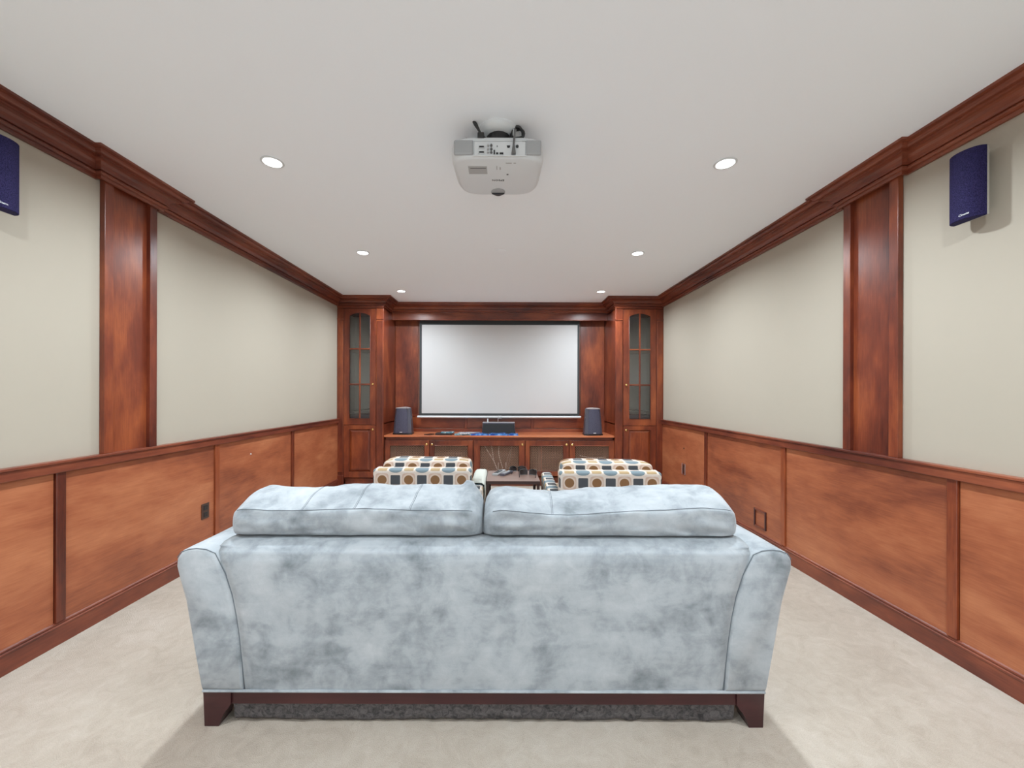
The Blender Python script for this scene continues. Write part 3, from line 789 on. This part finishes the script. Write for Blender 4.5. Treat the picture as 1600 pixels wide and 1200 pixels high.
# ------------------------------------------------------------------ patterned armchairs (built once in local space, copied)
def rbox(name, x0, x1, y0, y1, z0, z1, par, r=.03, m=PRINT, seg=4, puff=0):
    b = MB().box(x0, x1, y0, y1, z0, z1)
    if puff:
        def f(u, v):
            a = 2*PI*v; 
            return (0, 0, 0)
    return b.build(name, m, par, bevel=r, seg=seg, smooth=True, local=True)
def cushion(name, x0, x1, y0, y1, z0, z1, par, e=.25, m=PRINT, nz=.004, seed=0):
    """superellipsoid block, slightly crowned"""
    c = ((x0+x1)/2, (y0+y1)/2, (z0+z1)/2); h = ((x1-x0)/2, (y1-y0)/2, (z1-z0)/2)
    def sp(t, n): s_ = math.copysign(1, t); return s_*abs(t)**n
    def f(u, v):
        th = -PI/2+PI*v; ph = 2*PI*u
        a = sp(math.cos(th), e)
        x = a*sp(math.cos(ph), e); y = a*sp(math.sin(ph), e); z = sp(math.sin(th), e)
        p = Vector((c[0]+h[0]*x, c[1]+h[1]*y, c[2]+h[2]*z))
        return p + Vector((x, y, z))*nz*noise.noise(p*6+Vector((seed, 0, 0)))
    return MB().grid(f, 64, 32, cu=True).build(name, m, par, smooth='all', local=True)
def armchair(loc, rz, label):
    t = thing('armchair', loc, label, 'armchair', 'armchairs with geometric print in front of the sofa', rz)
    hw = .387
    rbox('backrest', -hw, hw, 0, .14, .16, .707, t, .022)
    cushion('back_cushion', -hw+.03, hw-.015, .13, .36, .44, .757, t, .24, seed=2)
    for s in (-1, 1):
        rbox('arm', s*(hw-.015), s*(hw+.085), .04, .80, .16, .552, t, .028)
    rbox('seat_base', -hw+.02, hw-.02, .12, .78, .16, .32, t, .015)
    cushion('seat_cushion', -hw+.02, hw-.02, .26, .83, .315, .455, t, .22, seed=5)
    for sx in (-1, 1):
        for y in (.07, .74):
            MB().frustum([(sx*.36-.016, y-.016), (sx*.36+.016, y-.016), (sx*.36+.016, y+.016), (sx*.36-.016, y+.016)],
                         [(sx*.36-.026, y-.026), (sx*.36+.026, y-.026), (sx*.36+.026, y+.026), (sx*.36-.026, y+.026)], 0, .162).build('leg', W_DARK, t, local=True)
    return t
a1 = armchair((-.637, 3.10, 0), 0, 'armchair printed with discs and squares, left of the small table')
a2 = a1.copy(); COL.objects.link(a2)
a2.location = (.812, 3.0, 0); a2.rotation_euler = (0, 0, math.radians(-1.5))
a2['label'] = 'armchair printed with discs and squares, right of the small table'
ORG[a2.name] = Vector(a2.location)
for ch in list(a1.children):
    c_ = ch.copy(); COL.objects.link(c_); c_.parent = a2

# pale cloth draped over the near chair arm
ax0, ax1 = -.637+.387-.015, -.637+.387+.085
def drape(off):
    P_ = [(ax0-.006, .40), (ax0-.007, .50), (ax0-.005, .545), (ax0+.012, .560), ((ax0+ax1)/2, .562), (ax1-.012, .560), (ax1+.005, .545), (ax1+.007, .50), (ax1+.006, .42)]
    def f(u, v):
        t_ = v*8; i = min(int(t_), 7); t_ -= i
        x = P_[i][0]*(1-t_)+P_[i+1][0]*t_; z = P_[i][1]*(1-t_)+P_[i+1][1]*t_
        cx_, cz_ = (ax0+ax1)/2, .48
        n_ = .004*abs(noise.noise(Vector((x*20, u*6, z*20))))+off+.001
        d = Vector((x-cx_, z-cz_)).normalized()
        return (x+d.x*n_, 3.26+.60*u, z+d.y*n_)
    return f
m = MB().grid(drape(.003), 30, 24); m2 = MB().grid(drape(0), 30, 24); m.add(m2.v, m2.f)
tag(m.build('arm_cloth', mat('pale_sage_cloth', (.50, .52, .47), .9), smooth='all'), 'pale grey-green cloth draped over the right arm of the left armchair', 'cloth')

# ------------------------------------------------------------------ small table between the armchairs
tb = thing('side_table', (.08, 3.68, 0), 'small brown wooden table between the two patterned armchairs', 'table')
tx0, tx1, ty0, ty1, tz = -.150, .318, 3.45, 3.91, .54
box(tx0, tx1, ty0, ty1, tz-.022, tz).build('tabletop', W_TABLE, tb, bevel=.002)
for a in ((tx0, tx1, ty0, ty0+.012), (tx0, tx1, ty1-.012, ty1), (tx0, tx0+.012, ty0+.012, ty1-.012), (tx1-.012, tx1, ty0+.012, ty1-.012)):
    box(a[0]-.0015, a[1]+.0015, a[2]-.0015, a[3]+.0015, tz-.030, tz-.003).build('edge_band', W_TDARK, tb)
for x in (tx0+.002, tx1-.027):
    for y in (ty0+.002, ty1-.027):
        box(x, x+.025, y, y+.025, 0, tz-.022).build('leg', W_TDARK, tb, bevel=.002)
box(tx0+.02, tx1-.02, ty0+.03, ty1-.03, .12, .138).build('lower_shelf', W_TABLE, tb)

def remote(cx, cy, rz, L, W_, m, mk, label):
    t = thing('remote_control', (cx, cy, tz), label, 'remote control', None, rz)
    def f(u, v):
        th = 2*PI*v; a = abs(math.cos(th))**.35*math.copysign(1, math.cos(th)); b = abs(math.sin(th))**.5*math.copysign(1, math.sin(th))
        w_ = W_/2*(1-.14*math.sin(PI*u)); return (a*w_, L*(u-.5), .011+b*.010)
    MB().grid(f, 12, 20, cv=True, capu=True).build('body', m, t, smooth=True, local=True)
    for r in range(6):
        for c_ in range(3):
            x = (c_-1)*W_*.26; y = -L*.36+r*L*.10
            MB().box(x-.0055, x+.0055, y-.004, y+.004, .0195, .0235).build('button', mk, t, local=True)
    MB().lathe([(.015, 0), (.015, .003), (.006, .004)], (0, L*.32, .020), 16).build('button', mk, t, local=True) if L > .1 else None
    return t
remote(-.043, 3.77, -.36, .21, .055, PALEG, BLACK, 'light grey remote control with dark buttons on the small table')
remote(.028, 3.74, -.48, .18, .050, CHARC, PALEG, 'dark remote control beside the light grey one on the small table')
def goggles(cx, cy, rz, label, s=1.12):
    t = thing('viewing_glasses', (cx, cy, tz), label, 'glasses', None, rz)
    for sx in (-1, 1):
        def f(u, v, sx=sx):
            return (sx*(.006+.062*u)*s, .012-.018*(u**2)*1.2-.002, (.004+.046*v*(1-.3*(1-u)**3)*(1-.25*u**4))*s)
        g = MB().grid(f, 8, 5); n = len(g.v); g.add([(p[0], p[1]+.003, p[2]) for p in g.v], g.f)
        g.build('lens', LENSG, t, smooth=True, local=True)
        MB().tube([f(u, 0) for u in [i/8 for i in range(9)]] + [f(1, v) for v in (.4, .7, 1)] + [f(u, 1) for u in [1-i/8 for i in range(9)]], .0032, 6).build('frame', BLACK, t, smooth=True, local=True)
        MB().tube([(sx*.070*s, -.008, .038*s), (sx*.073*s, -.05, .036*s), (sx*.070*s, -.10, .028*s), (sx*.064*s, -.14, .006)], [.004, .0035, .003, .0035], 6).build('temple', BLACK, t, smooth=True, local=True)
    MB().tube([(-.012*s, .010, .034*s), (0, .013, .038*s), (.012*s, .010, .034*s)], .0035, 6).build('bridge', BLACK, t, smooth=True, local=True)
    return t
goggles(.135, 3.87, .10, 'black viewing glasses at the back of the small table')
goggles(.232, 3.71, -.12, 'black viewing glasses nearest the right armchair on the small table')

# ------------------------------------------------------------------ wall speakers
def wall_speaker(side, xw, xp, yc, zb, label, flip):
    t = thing('wall_speaker', (xp, yc, zb), label, 'speaker', 'wall speakers')
    s = -1 if side > 0 else 1       # direction into the room
    H = .315; hy, pr = .066, .056
    prof = [(xp+s*pr*math.sin(PI*i/18)**.8, yc-hy*math.cos(PI*i/18)) for i in range(19)]
    m = MB(); m.prism(prof, 'z', zb, zb+H); m.build('grille', GRILLE, t, smooth=True, bevel=.003)
    box(xp, xp-s*.012, yc-hy*.98, yc+hy*.98, zb+.002, zb+H-.002).build('body', GREYCAB, t, bevel=.004)
    box(xp-s*.010, xw, yc-.025, yc+.025, zb+.09, zb+H-.09).build('wall_bracket', GREYCAB, t, bevel=.002)
    # script badge low on the grille
    a = .62*PI if not flip else .40*PI
    a = PI*.40
    P_ = Vector((xp+s*(pr*math.sin(a)**.8+.0015), yc-hy*math.cos(a), zb+.020))
    tx = Vector((s*pr*math.cos(a), hy*math.sin(a), 0)).normalized()
    if side < 0: pass
    xa = Vector((0, -1, 0)) if side > 0 else Vector((0, 1, 0))
    nrm = Vector((s, 0, 0)); up = Vector((0, 0, 1))
    xa = up.cross(nrm)
    R = Matrix((xa, up, nrm)).transposed()
    text('badge', 'Cinema', .0135, INK, t, P_, R, .0006, .35)
    return t
wall_speaker(1, XR, 2.155, 1.835, 2.105, 'navy cloth speaker mounted on the right wall', False)
wall_speaker(-1, XL, -2.238, 1.748, 2.105, 'navy cloth speaker mounted on the left wall at the picture edge', True)

# ------------------------------------------------------------------ outlets on the wainscot
t = thing('wall_outlet', (XL+.012, 3.05, .335), 'dark bronze electrical outlet on the left wainscot', 'outlet')
box(XL+.012, XL+.018, 3.012, 3.088, .333, .450).build('cover_plate', BRONZE, t, bevel=.002)
for z in (.365, .418):
    r_ = box(XL+.0175, XL+.021, 3.030, 3.070, z-.018, z+.018).build('receptacle', BLACK, t, bevel=.003)
    for y in (3.042, 3.058): box(XL+.0205, XL+.0213, y-.002, y+.002, z-.006, z+.008).build('slot', BRONZE, r_)
x0 = XR-.012
t = thing('framed_access_plate', (x0, 3.39, .155), 'square raised wooden frame low on the right wainscot', 'wall plate')
pc, zc_, hs = 3.39, .235, .078
for a in ((pc-hs, pc-hs+.014, zc_-hs, zc_+hs), (pc+hs-.014, pc+hs, zc_-hs, zc_+hs)): box(x0, x0-.010, a[0], a[1], a[2], a[3]).build('frame_side', W_DARK, t, bevel=.002)
for a in ((zc_-hs, zc_-hs+.014), (zc_+hs-.014, zc_+hs)): box(x0, x0-.010, pc-hs+.014, pc+hs-.014, a[0], a[1]).build('frame_rail', W_Y, t, bevel=.002)
t = thing('wall_outlet', (x0, 4.83, .325), 'bright metal edged outlet on the far right wainscot panel', 'outlet')
box(x0, x0-.005, 4.79, 4.87, .325, .452).build('cover_plate', W_Y, t, bevel=.001)
MB().tube([(x0-.006, 4.79, .325), (x0-.006, 4.87, .325), (x0-.006, 4.87, .452), (x0-.006, 4.79, .452)], .003, 5, True).build('metal_rim', SILV, t)
box(x0-.005, x0-.008, 4.812, 4.848, .345, .432).build('receptacle', BRONZE, t, bevel=.001)
tag(MB().lathe([(.009, 0), (.009, -.004), (.004, -.007)], (x0, 4.83, .64), 12, 'x').build('screw_cap', BRONZE, smooth=True), 'small dark screw cap above the far right outlet', 'screw')
tag(MB().lathe([(.007, 0), (.007, .003), (.003, .005)], (XL+.012, 3.60, .745), 10, 'x').build('nail_head', WHITEP, smooth=True), 'tiny white nail head on the left wainscot', 'nail')

# ------------------------------------------------------------------ ceiling: downlights, sprinkler cover, projector
def downlight(x, y, label):
    t = thing('recessed_downlight', (x, y, CEIL), label, 'ceiling light', 'recessed ceiling lights')
    MB().lathe([(.060, 0), (.062, -.003), (.058, -.006), (.050, -.006), (.048, -.002), (.048, 0)], (x, y, CEIL), 32, caps=False).build('trim_ring', WHITEP, t, smooth=True)
    MB().lathe([(.049, -.0005), (.049, -.0030), (.03, -.0045), (.001, -.005)], (x, y, CEIL), 28).build('lens', LAMPM, t, smooth=True)
    l = bpy.data.lights.new('lamp', 'AREA'); l.shape = 'DISK'; l.size = .095; l.energy = LAMP_W; l.color = LAMP_C; l.spread = math.radians(160)
    o = bpy.data.objects.new('lamp', l); COL.objects.link(o); o.parent = t; o.location = (0, 0, -.009)
    return t
LY = (2.284, 3.75, 5.16)
rows = ('nearest', 'middle', 'farthest')
for i, y in enumerate(LY):
    downlight(-1.335, y, f'{rows[i]} round recessed light on the left side of the ceiling')
    downlight(1.262 if i else 1.272, y, f'{rows[i]} round recessed light on the right side of the ceiling')
for y in (.80, -.70):  # rows added out of view to brighten the near part of the room
    for x, s in ((-1.335, 'left'), (1.262, 'right')):
        downlight(x, y, f'added unseen recessed light in the {"row above" if y > 0 else "row behind"} the camera, {s} side')
tag(MB().lathe([(.050, 0), (.050, -.004), (.044, -.007), (.001, -.008)], (-.024, 3.70, CEIL), 28).build('sprinkler_cover', CEILM, smooth=True), 'flat white round sprinkler cover in mid ceiling', 'sprinkler cover')

pj = thing('projector', (-.035, 2.1, CEIL), 'white ceiling-mounted projector with black cables', 'projector')
PX, PY0, PY1 = -.033, 1.925, 2.30
ZT, ZB = CEIL-.088, CEIL-.184
def outline(n=56):
    pts = []
    for i in range(n):
        a = 2*PI*i/n; c_, s_ = math.cos(a), math.sin(a)
        ex = .38
        x = .226*math.copysign(abs(c_)**ex, c_); y = (PY1-PY0)/2*math.copysign(abs(s_)**(.30 if s_ < 0 else .62), s_)
        x *= 1-.03*(y/((PY1-PY0)/2))
        pts.append((x, y))
    return pts
ol = outline(); ymid = (PY0+PY1)/2
lv = [(ZT+.012, .80), (ZT+.008, .93), (ZT-.004, .985), (ZT-.02, 1.0), (ZB+.03, 1.0), (ZB+.012, .985), (ZB+.003, .95), (ZB, .90)]
m = MB(); n = len(ol)
for z, sc_ in lv: m.v += [(PX+x*sc_, ymid+y*(sc_ if sc_ > .9 or True else 1), z) for x, y in ol]
for i in range(len(lv)-1):
    for j in range(n): m.f.append((i*n+j, i*n+(j+1) % n, (i+1)*n+(j+1) % n, (i+1)*n+j))
m.f += [tuple(range(n)), tuple(reversed([(len(lv)-1)*n+j for j in range(n)]))]
m.build('casing', WHITEP, pj, smooth=True)
yr = PY0-.0005
for s in (-1, 1):      # exhaust grilles
    xc = PX+s*.165
    box(xc-.048, xc+.048, yr-.004, yr+.012, ZB+.012, ZT-.012).build('vent_grille', PALEG, pj, bevel=.008)
cp = box(PX-.112, PX+.135, yr-.006, yr+.006, ZB+.006, ZT-.022).build('connector_panel', WHITEP, pj, bevel=.003)
yc_ = yr-.0065
MB().tube([(PX-.116, yr-.006, ZB+.004), (PX+.139, yr-.006, ZB+.004), (PX+.139, yr-.006, ZT-.018), (PX-.116, yr-.006, ZT-.018)], .0028, 6, True).build('panel_rim', WHITEP, pj)
for z in (ZB+.018, ZB+.044):          # computer sockets
    box(PX-.092, PX-.062, yc_-.005, yc_, z-.006, z+.006).build('computer_socket', SOCK, cp, bevel=.002)
    box(PX-.088, PX-.066, yc_-.006, yc_-.004, z-.004, z+.004).build('computer_socket', BLACK, cp)
for x in (-.046, -.030):
    for z in (ZB+.018, ZB+.034, ZB+.052):
        MB().lathe([(.006, 0), (.006, -.004), (.0045, -.009), (.002, -.009)], (PX+x, yc_, z), 12, 'y').build('audio_jack', SOCK if x < -.04 else GREYCABLE, cp)
box(PX-.019, PX-.012, yc_-.003, yc_, ZB+.010, ZB+.030).build('video_port', BLACK, cp)
box(PX-.007, PX+.004, yc_-.003, yc_, ZB+.010, ZB+.018).build('data_port', BLACK, cp)
box(PX+.010, PX+.028, yc_-.003, yc_, ZB+.010, ZB+.018).build('video_port', BLACK, cp)
box(PX-.003, PX+.000, yc_-.003, yc_, ZB+.046, ZB+.052).build('serial_port', BLACK, cp)
MB().prism([(PX+.044, ZB+.052), (PX+.062, ZB+.052), (PX+.058, ZB+.042), (PX+.048, ZB+.042)], 'y', yc_-.003, yc_).build('network_port', BLACK, cp)
MB().lathe([(.007, 0), (.007, -.004), (.003, -.005)], (PX+.095, yc_, ZB+.048), 14, 'y').build('round_jack', BLACK, cp)
# underside: lens shift dial, sticker, lettering
MB().lathe([(.040, .004), (.040, -.0012), (.036, -.0016), (.001, -.0016)], (PX-.002, PY1-.045, ZB-.001), 28).build('lens_dial', PALEG, pj, smooth=True)
pts = [(PX-.038+.072*i/12, PY1-.040+.026*math.sin(PI*i/12)) for i in range(13)]
MB().prism(pts, 'z', ZB-.009, ZB+.002).build('lens_shift_wheel', BLACK, pj, bevel=.001)
box(PX-.15, PX-.055, PY0+.075, PY0+.145, ZB-.0012, ZB+.001).build('rating_sticker', LABELM, pj)
st_ = box(PX-.14, PX-.06, PY0+.09, PY0+.095, ZB-.002, ZB).build('sticker_print', DINK, pj)
Rb = Matrix(((-1, 0, 0), (0, 1, 0), (0, 0, -1)))       # faces down, upside down like the inverted body
text('lettering', 'EPSON', .022, DINK, pj, (PX, PY0+.205, ZB-.0008), Rb, .0006)
for k_, (x, y, w_, h_) in enumerate(((.055, .045, .03, .006), (.085, .045, .012, .006), (-.005, .075, .004, .03), (.012, .085, .006, .02), (.05, .145, .01, .01))):
    box(PX+x-w_/2, PX+x+w_/2, PY0+y, PY0+y+h_, ZB-.001, ZB+.001).build('printed_mark', LABELM if k_ < 4 else DINK, pj)
# mount
MB().lathe([(.104, 0), (.104, -.006), (.099, -.016), (.088, -.026), (.074, -.032), (.05, -.034), (.001, -.034)], (PX+.004, 2.02, CEIL), 40).build('ceiling_mount_dome', WHITEP, pj, smooth=True)
MB().lathe([(.062, 0), (.064, -.02), (.058, -.045)], (PX+.004, 2.02, CEIL-.033), 16).build('mount_stem', BLACK, pj, smooth=True)
box(PX-.10, PX+.11, 2.0, 2.14, ZT+.008, ZT+.020).build('mount_plate', BLACK, pj, bevel=.002)
for s in (-1, 1):
    MB().lathe([(.006, 0), (.006, .010), (.002, .020)], (PX+s*.155-.0, PY0+.045, ZT+.006), 10).build('foot_screw', BLACK, pj)
for s in (-1, 1):
    MB().tube([(PX+s*.155, 2.21, ZT+.012), (PX+s*.07, 2.09, ZT+.016)], .006, 6).build('mount_arm', BLACK, pj)
# cables
def cable(pts, r, m_, nm='cable', n=8):
    out = []
    P_ = [Vector(p) for p in pts]
    for i in range(len(P_)-1):
        a = P_[max(0, i-1)]; b = P_[i]; c_ = P_[i+1]; d = P_[min(len(P_)-1, i+2)]
        for q_ in range(6):
            t_ = q_/6; out.append(.5*((2*b)+(-a+c_)*t_+(2*a-5*b+4*c_-d)*t_*t_+(-a+3*b-3*c_+d)*t_**3))
    out.append(P_[-1]); return MB().tube(out, r, n).build(nm, m_, pj, smooth=True)
zt = ZT+.014
box(PX-.098, PX-.066, PY0+.005, PY0+.04, ZT+.002, ZT+.032).build('power_plug', CABLE, pj, bevel=.004)
cable([(PX-.083, PY0+.02, zt+.010), (PX-.09, PY0+.02, zt+.030), (PX-.108, PY0+.015, zt+.055), (PX-.117, PY0+.015, zt+.072), (PX-.106, PY0+.02, zt+.066), (PX-.092, PY0+.03, zt+.04), (PX-.075, PY0+.05, zt+.024), (PX-.05, PY0+.07, zt+.018), (PX-.01, PY0+.10, zt+.02)], .006, CABLE)
# coil on the right
cc = Vector((PX+.098, PY0+.05, zt+.034))
coil = []
for i in range(61):
    a = 2*PI*3*i/60+.5; rr = .031+.004*math.sin(a*1.7)
    coil.append((cc.x+rr*math.cos(a)*.95, cc.y+.012*math.sin(a*1.3+1), cc.z+rr*math.sin(a)*.95))
MB().tube(coil, .0058, 7).build('cable', CABLE, pj, smooth=True)
cable([(cc.x-.02, cc.y, cc.z-.014), (PX+.055, PY0+.06, zt+.014), (PX+.03, PY0+.09, zt+.012)], .0045, CABLE)
cable([(cc.x-.014, PY0+.035, cc.z+.012), (PX+.083, PY0+.005, zt+.026), (PX+.081, PY0-.014, ZT-.004), (PX+.079, PY0-.017, ZT-.03), (PX+.077, PY0-.015, ZB+.05)], .005, GREYCABLE)
MB().frustum([(PX+.067, PY0-.024), (PX+.088, PY0-.024), (PX+.088, PY0-.006), (PX+.067, PY0-.006)], [(PX+.073, PY0-.02), (PX+.083, PY0-.02), (PX+.083, PY0-.01), (PX+.073, PY0-.01)], ZB+.008, ZB+.052).build('cable_plug', GREYCABLE, pj, bevel=.002)
box(cc.x-.024, cc.x-.012, cc.y-.018, cc.y-.010, cc.z-.014, cc.z+.018).build('cable_tie', WHITEP, pj, bevel=.002)
